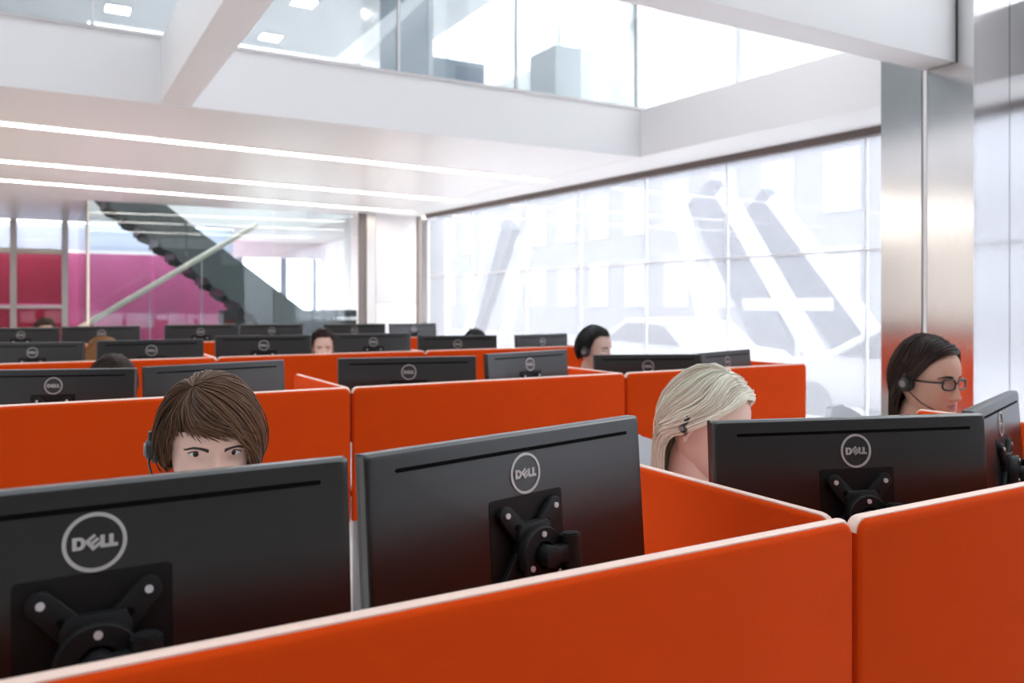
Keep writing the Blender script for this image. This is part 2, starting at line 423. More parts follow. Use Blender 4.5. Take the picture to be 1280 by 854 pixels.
tag(MB().box(5.12, 5.9, 15.5, 15.9, 1.18, 1.24).build('wall_shelf', 'white_paint', bevel=.006), 'white shelf in front of the dark counter', 'shelf')

# ------------------------------------------------------------------ outside, seen through the frosted window
struct(MB().box(-60, 90, -60, 120, -.45, -.25).build('ground', 'asphalt'), 'street outside')
t = thing('street_building', 'pale stone building across the street with rows of windows', 'building', (26, 12, -.25))
MB().box(0, 8, -30, 45, 0, 16).build('wall', 'facade_pale', t)
for j in range(4):
    for i in range(24):
        MB().box(-.08, .0, -29 + i * 3.05, -27.4 + i * 3.05, 1.6 + j * 3.6, 3.9 + j * 3.6).build('window', 'facade_window', t)
def brace(p0, p1, wdt, mname, lab, dep=.35):
    p0, p1 = Vector(p0), Vector(p1); d = (p1 - p0); L = d.length; d.normalize()
    M = Matrix.Translation(p0) @ Vector((0, 0, 1)).rotation_difference(d).to_matrix().to_4x4()
    tag(MB().box(-dep / 2, dep / 2, -wdt / 2, wdt / 2, 0, L, M=M).build('slanted_brace', mname), lab, 'brace')
def ow(u, v, X):      # point on a plane x = X outside
    r = FW + RT * ((u - 640) / FPX) + np.array([0, 0, (HZ - v) / FPX]); return np.array([0, 0, CZ]) + r * (X / r[0])
for (a, b, X, wd, mm, lab) in [
    ((880, 240), (990, 470), 15, 1.0, 'brace_grey', 'grey slanted panel outside, centre of the window'),
    ((905, 240), (1035, 470), 14.6, .30, 'brace_white', 'white slanted beam right of the grey panel outside'),
    ((850, 250), (905, 480), 14.8, .40, 'brace_white', 'white slanted beam left of the grey panel outside'),
    ((945, 255), (1080, 440), 15.4, 1.0, 'brace_grey', 'second grey slanted panel outside, nearer the column'),
    ((968, 250), (1110, 440), 15.0, .22, 'brace_white', 'white slanted beam nearest the steel column outside'),
    ((640, 280), (575, 475), 17, .9, 'brace_grey', 'small grey slanted panel outside, left part of window'),
    ((620, 285), (570, 477), 16.6, .30, 'brace_white', 'thin white slanted beam outside, far left'),
    ((668, 270), (618, 478), 16.6, .30, 'brace_white', 'white slanted beam outside, right of small grey panel')]:
    brace(ow(*a, X), ow(*b, X), wd, mm, lab)
t = thing('street_sign', 'pale horizontal road barrier sign outside', 'sign', (13.0, 6.5, -.25))
a = ow(930, 388, 13.0); b = ow(1040, 388, 13.0)
MB().box(-.03, .03, b[1] - 6.5, a[1] - 6.5, 1.62, 1.86).build('board', 'brace_white', t)
MB().box(-.05, -.031, b[1] - 6.5, a[1] - 6.5, 1.70, 1.77).build('stripe', 'sign_red', t)
MB().cyl((0, (a[1] + b[1]) / 2 - 6.8, 0), (0, (a[1] + b[1]) / 2 - 6.8, 1.7), .05).build('post', 'metal_grey', t, smooth=True)
def car(loc, rot, lab):
    t = thing('parked_car', lab, 'car', loc, rot, 'cars outside the window')
    prof = [(-2.2, .35), (-2.25, .75), (-2.0, .92), (-1.35, .98), (-.75, 1.42), (.35, 1.48), (1.25, 1.05), (2.1, .92), (2.25, .6), (2.2, .35)]
    body = MB(); 
    body.loft([[(x, y, z if z < .99 or abs(y) < .75 else z - .0) for x, z in prof] for y in (-.86, -.8, .8, .86)]); body.build('body', 'car_white', t, bevel=.05)
    for sd in (-1, 1):
        MB().prism([(-1.15, 1.0), (-.7, 1.36), (.3, 1.40), (1.0, 1.04)], 'y', sd * .865, sd * .875).build('side_window', 'car_glass', t)
        for x in (-1.4, 1.4):
            MB().cyl((x, sd * .70, .33), (x, sd * .89, .33), .33).build('wheel', 'tyre', t, smooth=True)
car((10.4, 6.6, -.25), R(93), 'white car parked outside the window, nearest the column')
car((10.6, 12.2, -.25), R(92), 'white car parked outside, farther along the window')
t = thing('lamp_post', 'grey curved lamp post outside the window', 'lamp post', (12.2, 7.6, -.25))
MB().tube([(0, 0, 0), (0, 0, 1.6), (0, -.15, 2.2), (0, -.5, 2.65), (0, -.75, 2.75)], .05, 10).build('pole', 'metal_grey', t, smooth=True)
MB().ell((0, -.85, 2.75), (.07, .2, .05)).build('lamp_head', 'metal_grey', t, smooth=True)

# ------------------------------------------------------------------ cubicles
TOP = 1.17
XR = [[-.27, 1.09, 2.43, 3.70], [-.27, 1.08, 2.44, 3.70], [-.35, .97, 2.38, 3.80], [-.35, .95, 2.36, 3.72]]
ROWS = [.845, 3.15, 5.35, 7.6]
rown = ['front', 'second', 'third', 'rear']
def panel(L, H, th=.04, rad=.022, name='partition'):
    """upholstered screen: fabric slab with rounded top corners and a pale top trim, the highlight put into its colour; local x along, z up"""
    def outline(r, inset):
        pts = [(inset, .64), (L - inset, .64)]
        for k in range(7):
            a = k / 6 * math.pi / 2; pts.append((L - inset - r + r * math.cos(a), H - inset - r + r * math.sin(a)))
        for k in range(7):
            a = math.pi / 2 + k / 6 * math.pi / 2; pts.append((inset + r + r * math.cos(a), H - inset - r + r * math.sin(a)))
        return pts
    return outline
def build_panel(t, L, H, th=.024):
    o = panel(L, H)
    def ring(y, r, ins): return [(x, y, z) for x, z in o(r, ins)]
    h = th / 2
    s = MB()
    s.loft([ring(-h - .004, .016, .012), ring(-h, .02, .005), ring(-h + .004, .022, .004)])
    s.loft([ring(h - .004, .022, .004), ring(h, .02, .005), ring(h + .004, .016, .012)])
    s.build('fabric_face', 'orange', t, smooth=True, angle=60)
    MB().loft([ring(-h + .0045, .022, .003), ring(h - .0045, .022, .003)]).build('core', 'orange', t, smooth=True, angle=60)
    def top(y, r, ins): return [(x, y, z) for x, z in o(r, ins) if z > H - .027] + [(x, y, z) for x, z in reversed(o(r + .004, ins + .006)) if z > H - .033]
    MB().loft([top(-h + .003, .022, .002), top(-h + .009, .024, -.001), top(h - .009, .024, -.001), top(h - .003, .022, .002)]).build('top_trim', 'pale_lit_trim', t, smooth=True, angle=60)
    for x in (.12, L - .12):
        MB().box(x - .02, x + .02, -.012, .012, .012, .639).build('post', 'metal_grey', t)
        MB().box(x - .04, x + .04, -.03, .03, 0, .0115).build('foot', 'metal_grey', t)
PL = {(0, 0): 'orange partition in front, across the lower left of the picture', (0, 1): 'orange partition in front, at the lower right corner', (0, 2): 'orange front partition continuing beyond the right picture edge',
      (1, 0): 'orange partition behind the short-haired woman', (1, 1): 'orange partition behind the middle front monitor, spanning the picture centre', (1, 2): 'orange partition behind the blonde woman, ending by the window',
      (2, 0): 'orange partition of the third row, farthest left', (2, 1): 'orange partition of the third row, middle', (2, 2): 'orange partition of the third row, in front of the man',
      (3, 0): 'orange partition of the rear row, farthest left', (3, 1): 'orange partition of the rear row, middle', (3, 2): 'orange partition of the rear row, nearest the window'}
PL[(2, 2)] = 'orange partition of the third row, seen left of the headset man'
for r, y in enumerate(ROWS):
    XS = XR[r]
    for c in range(3):
        if (r, c) not in PL: continue
        L = XS[c + 1] - XS[c] - .006
        t = thing('partition', PL[(r, c)], 'partition', (XS[c] + .003, y, 0), 0, 'orange cubicle partitions')
        build_panel(t, L, TOP)
where = {0: 'far left', 1: 'left of the two inner', 2: 'right of the two inner', 3: 'nearest the window'}
DL = {(0, 1): 'orange side divider between the middle and right front monitors', (0, 2): 'orange side divider at the far right behind the front partition',
      (1, 1): 'orange side divider in the second row, left one', (1, 2): 'orange side divider in the second row beside the headset man', (1, 3): 'orange side divider closing the second row by the window',
      (2, 1): 'orange side divider in the third row, left one', (2, 2): 'orange side divider in the third row, middle one', (2, 3): 'orange side divider closing the third row by the window',
      (3, 1): 'orange side divider in the rear row, left one', (3, 2): 'orange side divider in the rear row, middle one', (3, 3): 'orange side divider closing the rear row by the window'}
for (r, c), lab in DL.items():
    XS = XR[r]
    t = thing('side_divider', lab, 'partition', (XS[c] + (-.03 if c == 3 else 0), ROWS[r] + .026, 0), R(90), 'orange side dividers')
    build_panel(t, .76, TOP - .004, .018)
# desks
DKL = ['left', 'middle', 'right']
for r, y in enumerate(ROWS):
    XS = XR[r]
    for c in range(3):
        if (r, c) not in PL: continue
        x0, x1 = XS[c] + .03, XS[c + 1] - .03
        if c == 2: x1 -= .03
        t = thing('desk', f'pale desk behind the {rown[r]} row of orange partitions, {DKL[c]} place', 'desk', ((x0 + x1) / 2, y + .41, 0), 0, 'cubicle desks')
        hw = (x1 - x0) / 2
        MB().box(-hw, hw, -.37, .37, .715, .74).build('worktop', 'desk', t, bevel=.003)
        for sx in (-1, 1):
            MB().box(sx * (hw - .05) - .02, sx * (hw - .05) + .02, -.33, .33, .0, .03).build('leg', 'metal_grey', t)
            for yy in (-.28, .28):
                MB().box(sx * (hw - .05) - .02, sx * (hw - .05) + .02, yy - .02, yy + .02, .03, .714).build('leg', 'metal_grey', t)
        MB().box(-hw + .08, hw - .08, -.02, .02, .67, .714).build('cross_beam', 'metal_grey', t)

# ------------------------------------------------------------------ monitors
MW, MH, DESK = .556, .330, .74
def rr(wd, ht, r, y, n=5):
    pts = []
    for (cx, cz, a0) in ((wd / 2 - r, ht / 2 - r, 0), (-wd / 2 + r, ht / 2 - r, 90), (-wd / 2 + r, -ht / 2 + r, 180), (wd / 2 - r, -ht / 2 + r, 270)):
        for k in range(n): pts.append((cx + r * math.cos(R(a0 + 90 * k / (n - 1))), y, cz + r * math.sin(R(a0 + 90 * k / (n - 1)))))
    return pts
MD = {}
def mdata(name, mb, mats, **k): MD[name] = mb.data(name, mats, **k)
m = MB(); m.loft([rr(MW, MH, .004, -.022), rr(MW, MH, .005, -.034), rr(MW - .003, MH - .003, .006, -.0372), rr(MW - .008, MH - .008, .008, -.0395), rr(MW - .014, MH - .014, .008, -.040)])
mdata('rear_shell', m, 'black_plastic', smooth=True, angle=25)
m = MB()
for (a, b, c, d) in ((-MW / 2, MW / 2, MH / 2 - .014, MH / 2), (-MW / 2, MW / 2, -MH / 2, -MH / 2 + .018), (-MW / 2, -MW / 2 + .014, -MH / 2 + .018, MH / 2 - .014), (MW / 2 - .014, MW / 2, -MH / 2 + .018, MH / 2 - .014)):
    m.box(a, b, -.0215, -.015, c, d)
mdata('bezel', m, 'black_rim')
mdata('display', MB().box(-MW / 2 + .014, MW / 2 - .014, -.0215, -.018, -MH / 2 + .018, MH / 2 - .014), 'screen')
mdata('vent_slot_shade', MB().loft([rr(.475, .0055, .0025, -.0395), rr(.475, .0055, .0025, -.0412)], M=Matrix.Translation((.004, 0, MH / 2 - .026))), 'opening_shade')  # raised dark strip; the groove's shade is put into its colour
mdata('recess_shade_plate', MB().loft([rr(.150, .150, .006, -.039), rr(.150, .150, .006, -.0409)], M=Matrix.Translation((0, 0, -.002))), 'recess_shade')  # raised plate, darkened to stand in for a shaded hollow
# badge: ring and four letters
LZ, LR = .104, .0305
rings = []
for k in range(48):
    a = k * 2 * math.pi / 48
    rings.append([(q * math.cos(a), y, q * math.sin(a)) for q, y in ((LR, -.040), (LR, -.0418), (LR * .875, -.0418), (LR * .875, -.040))])
rings.append(rings[0]); mdata('logo_ring', MB().loft(rings, caps=False, M=Matrix.Translation((0, 0, LZ))), 'logo')
m = MB(); Y0, Y1 = -.040, -.0418
def bar(x0, x1, z0, z1, M=None):
    q = LR; Mx = Matrix.Translation((0, 0, LZ)) @ Matrix.Scale(1, 4)
    m.box(x0, x1, 0, 1, z0, z1, M=Matrix.Translation((0, Y1, LZ)) @ Matrix.Diagonal((q, Y0 - Y1, q, 1)) @ (M or Matrix.Identity(4)))
ht, st = .21, .135
bar(-.69, -.69 + st, -ht, ht)                                     # D: stem, then the bowl
arc0, arc1 = [], []
for k in range(13):
    a = R(90 - 15 * k)
    arc0.append((-.48 + .20 * math.cos(a), ht * math.sin(a))); arc1.append((-.50 + .085 * math.cos(a), (ht - .10) * math.sin(a)))
arc0 = [(-.56, ht)] + arc0 + [(-.56, -ht)]; arc1 = [(-.56, ht - .10)] + arc1 + [(-.56, -ht + .10)]
for k in range(len(arc0) - 1):
    q = [arc0[k], arc0[k + 1], arc1[k + 1], arc1[k]]
    m.prism([(x * LR, z * LR + LZ) for x, z in q], 'y', Y0, Y1)
TE = Matrix.Translation((-.045, 0, 0)) @ Matrix.Rotation(R(-38), 4, 'Y')    # the slanted E
bar(-.19, -.19 + st, -ht, ht, TE)
for zc in (-ht + .05, 0, ht - .05): bar(-.19, .19, zc - .048, zc + .048, TE)
for x in (.165, .44):
    bar(x, x + st, -ht, ht); bar(x, x + .27, -ht, -ht + .115)
mdata('logo_lettering', m, 'logo')
# mount
def capsule(x0, z0, x1, z1, r0, r1, n=8):
    a = math.atan2(z1 - z0, x1 - x0); pts = []
    for k in range(n + 1): t_ = a - math.pi / 2 + math.pi * k / n; pts.append((x1 + r1 * math.cos(t_), z1 + r1 * math.sin(t_)))
    for k in range(n + 1): t_ = a + math.pi / 2 + math.pi * k / n; pts.append((x0 + r0 * math.cos(t_), z0 + r0 * math.sin(t_)))
    return pts
m = MB()
for sx in (-1, 1):
    for sz in (-1, 1):
        m.prism(capsule(sx * .012, sz * .008, sx * .05, sz * .05, .016, .0135), 'y', -.041, -.052)
m.prism([(-.030, -.034), (.030, -.034), (.034, .020), (.028, .034), (-.028, .034), (-.034, .020)], 'y', -.041, -.058)
mdata('mount_bracket', m, 'mount', bevel=.0015)
m = MB()
for sx in (-1, 1):
    for sz in (-1, 1): m.cyl((sx * .032, -.0521, sz * .030), (sx * .032, -.0524, sz * .030), .0045, n=12)
mdata('bracket_hole_shade', m, 'opening_shade')  # dark discs stand in for the shade inside the holes
m = MB().cyl((0, -.052, 0), (0, -.0545, 0), .0042, n=12); mdata('screw', m, 'chrome', smooth=True)
m = MB(); rg = []
for (q, y) in ((.040, -.0585), (.041, -.070), (.039, -.074), (.020, -.074), (.018, -.066)):
    rg.append([(q * math.cos(k * math.pi / 16), y, q * math.sin(k * math.pi / 16) - .012) for k in range(32)])
m.loft(rg); mdata('pivot_disc', m, 'mount', smooth=True, angle=35)
mdata('pivot_stub', MB().cyl((0, -.066, -.012), (0, -.095, -.012), .0155, n=20).box(.0, .045, -.094, -.078, -.024, .0), 'mount', bevel=.001)
mdata('swivel_post', MB().cyl((.043, -.086, -.05), (.043, -.086, .012), .0155, n=24).cyl((.043, -.086, .012), (.043, -.086, .0145), .0125, n=24), 'mount', smooth=True, angle=35)

def monitor(x, y, ang, ztop, lab, s=1.0, tilt=4.0, grp='black monitors in the cubicles', desk=DESK, pole=True):
    t = thing('monitor', lab, 'monitor', (x, y, desk), R(ang), grp)
    zc = ztop - desk - MH * s / 2 * math.cos(R(tilt))
    M = Matrix.Translation((0, .02 - math.sin(R(tilt)) * MH / 2 * s, zc)) @ Matrix.Rotation(R(-tilt), 4, 'X') @ Matrix.Scale(s, 4)
    def put(k, par=None, off=None):
        o = obj(k, MD[k]); o.parent = par or t
        o.matrix_local = (M if par is None else Matrix.Identity(4)) @ (Matrix.Translation(off) if off else Matrix.Identity(4))
        return o
    for k in ('rear_shell', 'bezel', 'display', 'vent_slot_shade', 'recess_shade_plate', 'logo_ring', 'logo_lettering'):
        o = put(k)
        if k == 'logo_ring': o['label'] = 'silver round badge ring'
    b = put('mount_bracket'); put('bracket_hole_shade', b)
    for sx in (-1, 1):
        for sz in (-1, 1): put('screw', b, (sx * .05, 0, sz * .05))
    d = put('pivot_disc')
    for a in (90, 210, 330): put('screw', d, (.030 * math.cos(R(a)), -.0218, .030 * math.sin(R(a)) - .012))
    put('pivot_stub'); put('swivel_post')
    # arm post down to the desk clamp
    pm = M @ Vector((.043, -.086, -.045))
    MB().cyl((pm.x, pm.y, .012), (pm.x, pm.y, pm.z + .02), .013, n=16).build('post', 'mount', t, smooth=True)
    MB().box(pm.x - .035, pm.x + .035, pm.y - .03, pm.y + .05, 0, .012).build('desk_clamp', 'mount', t, bevel=.002)
    return t
MONS = [
 (.0525, .985, 1, 1.310, 'black monitor filling the lower left corner, in front of the short-haired woman', 1.0),
 (.63, 1.085, 13, 1.304, 'black monitor in the middle foreground, turned to the right', 1.0),
 (1.40, 1.088, -18.8, 1.274, 'black monitor at the right in front of the blonde woman', 1.07),
 (2.06, 1.185, 19.8, 1.26, 'black monitor at the right picture edge, seen steeply from the side', 1.0),
 (.062, 3.43, -20, 1.262, 'black monitor at the far left behind the short-haired woman', 1.0),
 (.607, 3.35, 13, 1.269, 'bluish lit monitor right behind the head of the short-haired woman', 1.0),
 (1.412, 3.36, -14, 1.266, 'black monitor of the second row, upper centre, squarely facing the camera', 1.09),
 (2.012, 3.35, 16, 1.273, 'second row monitor with blue sheen, turned away, beside the headset man', 1.0),
 (2.765, 3.38, -24, 1.235, 'black second row monitor directly in front of the headset man', 1.03),
 (3.30, 3.37, 17, 1.238, 'second row monitor closest to the window, right of the headset man', 1.0),
 (-.01, 5.57, -22, 1.275, 'third row monitor at the left picture edge', 1.0),
 (.62, 5.57, -3, 1.275, 'third row monitor beside the ginger-haired head', 1.1),
 (1.31, 5.57, -12, 1.29, 'third row monitor half hiding the dark-haired face', 1.1),
 (2.062, 5.55, -4, 1.290, 'third row monitor right of the dark-haired face', 1.0),
 (2.74, 5.57, -18, 1.262, 'third row monitor with a head just showing above it', 1.08),
 (3.468, 5.55, 11, 1.259, 'third row monitor nearest the window, left of the headset man', 1.0),
 (-.105, 7.82, -9, 1.305, 'rear row monitor at the left picture edge', 1.0),
 (.48, 7.82, 0, 1.31, 'rear row monitor under the foot of the cream handrail', 1.08),
 (1.28, 7.82, -7, 1.314, 'rear row monitor below the pink glass', 1.08),
 (1.91, 7.82, -6, 1.309, 'rear row monitor below the dark counter', 1.04),
 (2.72, 7.82, -17, 1.303, 'rear row monitor left of the white wall end', 1.08),
 (3.338, 7.82, 9, 1.30, 'rear row monitor at the foot of the white wall end', 1.0)]
for q in MONS: monitor(*q)

# ------------------------------------------------------------------ people
for nm, col in (('skin_a', (.56, .36, .29)), ('skin_b', (.68, .45, .37)), ('skin_c', (.62, .38, .28)), ('skin_d', (.55, .37, .30))):
    m_ = mat(nm, col, .48, spec=.35, var=(30, .05), bump=(400, .05))
    m_.node_tree.nodes['Principled BSDF'].inputs['Subsurface Weight'].default_value = .08
    m_.node_tree.nodes['Principled BSDF'].inputs['Subsurface Radius'].default_value = (.01, .004, .002)
mat('lips', (.45, .18, .16), .4)
mat('eye_white', (.72, .70, .69), .15)
mat('iris', (.03, .017, .010), .3, spec=.3)
mat('pupil', (.003, .003, .003), .25, spec=.3)
mat('lash', (.012, .008, .006), .6)
mat('hair_brown', (.105, .050, .026), .45, spec=.28, isl=.55)
mat('hair_blonde', (.97, .80, .655), .5, spec=.35, isl=.30)
mat('hair_dark', (.040, .020, .014), .40, spec=.35, isl=.5)
mat('hair_black', (.012, .009, .008), .42, spec=.4, isl=.5)
mat('hair_ginger', (.34, .16, .055), .45, spec=.4, isl=.4)
mat('headset_black', (.010, .010, .011), .4)
mat('headset_grey', (.22, .22, .23), .35, metal=.5)
mat('headband_silver', (.55, .53, .52), .3, metal=.8)
mat('glasses_black', (.010, .010, .014), .25)
weave('shirt_grey', (.30, .31, .33), .9, 300, .2)
weave('shirt_blue', (.06, .08, .16), .9, 300, .2)
weave('shirt_cream', (.45, .40, .33), .9, 300, .2)
weave('shirt_black', (.02, .02, .025), .9, 300, .2)
weave('trousers', (.03, .035, .05), .9, 300, .2)

def smooth_tab(tab):
    zs = np.array([q[0] for q in tab]); vals = np.array([q[1:] for q in tab], float)
    n = len(zs)
    sl = np.zeros_like(vals)
    for i in range(n):
        a, b = max(i - 1, 0), min(i + 1, n - 1); sl[i] = (vals[b] - vals[a]) / (zs[b] - zs[a])
    def ev(z):
        z = min(max(z, zs[0]), zs[-1]); i = min(max(int(np.searchsorted(zs, z)) - 1, 0), n - 2)
        h = zs[i + 1] - zs[i]; t = (z - zs[i]) / h
        return ((2 * t**3 - 3 * t**2 + 1) * vals[i] + (t**3 - 2 * t**2 + t) * h * sl[i] + (-2 * t**3 + 3 * t**2) * vals[i + 1] + (t**3 - t**2) * h * sl[i + 1])
    return ev
HEADTAB = smooth_tab([  # z, half width, front, back
 (-.118, .006, .066, .004), (-.114, .022, .080, .010), (-.106, .034, .088, .018), (-.090, .046, .091, .034), (-.070, .056, .090, .052), (-.045, .064, .089, .070),
 (-.015, .0695, .090, .088), (.010, .072, .0905, .097), (.040, .0735, .093, .100), (.065, .070, .087, .096), (.085, .060, .074, .084), (.102, .042, .052, .062), (.111, .024, .030, .038), (.1155, .004, .006, .008)])
def g2(x, z, cx, cz, sx, sz): return math.exp(-((x - cx) / sx) ** 2 - ((z - cz) / sz) ** 2)
def face_disp(x, z):
    """how far the face stands out (m) from the plain skull"""
    ax = abs(x); d = 0
    d -= .0125 * g2(ax, z, .031, .001, .0165, .0125)               # eye sockets
    d += .0035 * g2(ax, z, .027, .0205, .018, .0075)                # brow ridge
    if -.062 < z < .024:                                           # nose
        t = min(max((.018 - z) / .064, 0), 1)
        hgt = .004 + .021 * t ** 1.2
        if z < -.046: hgt *= max(0, 1 - ((-.046 - z) / .013) ** 1.5)
        if z > .012: hgt *= max(0, (.024 - z) / .012)
        wd = .0075 + .0055 * t
        d += hgt * math.exp(-(ax / wd) ** 2)
    d += .0055 * g2(ax, z, .0145, -.0445, .0065, .0075)             # nostril wings
    d += .0035 * g2(ax, z, .043, -.028, .020, .018)                 # cheeks
    d += .0050 * g2(ax, z, 0, -.067, .017, .0050) + .0060 * g2(ax, z, 0, -.0785, .015, .0055)
    d -= .0040 * g2(ax, z, 0, -.0725, .022, .0022)
    d -= .0025 * g2(ax, z, 0, -.088, .016, .005)
    d += .0050 * g2(ax, z, 0, -.102, .016, .010)
    return d
def sgnpow(a, p): return math.copysign(abs(a) ** p, a)
def head_y(x, z):
    w_, f, b = HEADTAB(z); n = 2.25
    q = max(0.0, 1 - (abs(x) / w_) ** n) if abs(x) < w_ else 0
    return -f * q ** (1 / n) - face_disp(x, z) * min(1, q * 1.6)
def head_mesh(mb, cols, rows, M):
    vs = []; zs = []
    for i in range(rows + 1):
        t = i / rows; z = -.118 + .2335 * (t + .055 * math.sin(2 * math.pi * t) * -1)
        zs.append(z)
    n = 2.25
    for z in zs:
        w_, f, b = HEADTAB(z)
        for j in range(cols):
            a = 2 * math.pi * j / cols
            ca, sa = math.cos(a), math.sin(a)
            x = w_ * sgnpow(ca, 2 / n); y = (f if sa < 0 else b) * sgnpow(sa, 2 / n)
            if sa < 0: y -= face_disp(x, z) * min(1, abs(sa) ** 2 * 1.6)
            vs.append((x, y, z))
    fs = []; mi = []
    for i in range(rows):
        for j in range(cols):
            a = i * cols + j; b = i * cols + (j + 1) % cols; fs.append((a, b, b + cols, a + cols))
            c = np.mean([vs[a], vs[b + cols]], axis=0)
            lipz = .0105 * max(0, 1 - (c[0] / .024) ** 2)
            mi.append(1 if c[1] < -.06 and abs(c[2] + .0725) < lipz else 0)
    fs += [tuple(range(cols - 1, -1, -1)), tuple(range(rows * cols, (rows + 1) * cols))]; mi += [0, 0]
    o = len(mb.v); mb.add(vs, fs, 0, M); mb.mi[-len(fs):] = mi
    for sd in (-1, 1):       # ears: rim, bowl and lobe
        E = M @ Matrix.Translation((sd * .071, .012, -.012)) @ Matrix.Rotation(sd * R(22), 4, 'Z') @ Matrix.Rotation(R(-12), 4, 'X')
        mb.ell((0, 0, 0), (.0075, .015, .027), 12, 8, 0, E)
        pts = []
        for k in range(15):
            a = R(-60 + 290 * k / 14); pts.append((sd * .006, .0155 * math.cos(a) * (1 if math.sin(a) > 0 else .75), .029 * math.sin(a)))
        mb.tube(pts, [.0042] * 13 + [.004, .003], 8, 0, E)
        mb.ell((sd * .004, -.003, -.027), (.0048, .008, .010), 10, 6, 0, E)

def skin_mesh(nodes, edges, root, sub=2):
    """grow a continuous limb surface over a skeleton: nodes {name: (pos, radius)}"""
    names = list(nodes); me = bpy.data.meshes.new('skel')
    me.from_pydata([tuple(map(float, nodes[k][0])) for k in names], [(names.index(a), names.index(b)) for a, b in edges], [])
    o = bpy.data.objects.new('skel', me); C.objects.link(o)
    md = o.modifiers.new('s', 'SKIN'); md.use_smooth_shade = True
    if not me.skin_vertices: pass
    for i, k in enumerate(names):
        r_ = nodes[k][1]; sv = me.skin_vertices[0].data[i]; sv.radius = (r_, r_) if not hasattr(r_, '__len__') else r_; sv.use_root = (k == root)
    sm = o.modifiers.new('d', 'SUBSURF'); sm.levels = sub; sm.render_levels = sub
    dg = bpy.context.evaluated_depsgraph_get()
    ev = o.evaluated_get(dg); m2 = ev.to_mesh()
    V = [tuple(v.co) for v in m2.vertices]; F = [tuple(p.vertices) for p in m2.polygons]
    ev.to_mesh_clear(); bpy.data.objects.remove(o); bpy.data.meshes.remove(me)
    return V, F

# ---- hair
HC = np.array([0, .006, .006]); HR = np.array([.0765, .1015, .1105])
def hdir(lon, lat):
    a, b = R(lon), R(lat); return np.array([math.sin(a) * math.cos(b), -math.cos(a) * math.cos(b), math.sin(b)])
def hpt(d, off):
    d = d / np.linalg.norm(d); k = 1 / math.sqrt(sum((d[i] / (HR[i] + off)) ** 2 for i in range(3))); return HC + d * k
def lerp_tab(tab, x):
    if x <= tab[0][0]: return np.array(tab[0][1:], float)
    for (a, b) in zip(tab[:-1], tab[1:]):
        if x <= b[0]: t = (x - a[0]) / (b[0] - a[0]); return np.array(a[1:], float) * (1 - t) + np.array(b[1:], float) * t
    return np.array(tab[-1][1:], float)
def guide(wps, hang, grav, K):
    """path over the skull through (lon, lat, offset) waypoints, then hanging down for `hang` metres"""
    W = np.array(wps, float); a, b = np.radians(W[:, 0]), np.radians(W[:, 1])
    D = np.stack([np.sin(a) * np.cos(b), -np.cos(a) * np.cos(b), np.sin(b)], 1); O = W[:, 2]
    seg = len(D) - 1; k1 = K if hang <= 0 else int(K * .6)
    t = np.linspace(0, seg, k1); j = np.minimum(t.astype(int), seg - 1); f = (t - j)[:, None]
    p0, p1, p2, p3 = D[np.maximum(j - 1, 0)], D[j], D[j + 1], D[np.minimum(j + 2, seg)]
    d = .5 * ((2 * p1) + (-p0 + p2) * f + (2 * p0 - 5 * p1 + 4 * p2 - p3) * f * f + (-p0 + 3 * p1 - 3 * p2 + p3) * f ** 3)
    d /= np.linalg.norm(d, axis=1)[:, None]
    off = O[j] * (1 - f[:, 0]) + O[j + 1] * f[:, 0]
    k = 1 / np.sqrt(((d / (HR[None] + off[:, None])) ** 2).sum(1)); P = HC + d * k[:, None]
    if hang > 0:
        t0 = P[-1] - P[-2]; t0 /= np.linalg.norm(t0) + 1e-9; n2 = K - k1
        ff = np.minimum(1, (np.arange(n2) + 1) / (n2 * .45))[:, None]
        dd = t0 * (1 - ff) + grav * ff; dd /= np.linalg.norm(dd, axis=1)[:, None]
        P = np.vstack([P, P[-1] + np.cumsum(dd, 0) * (hang / n2)])
    return P
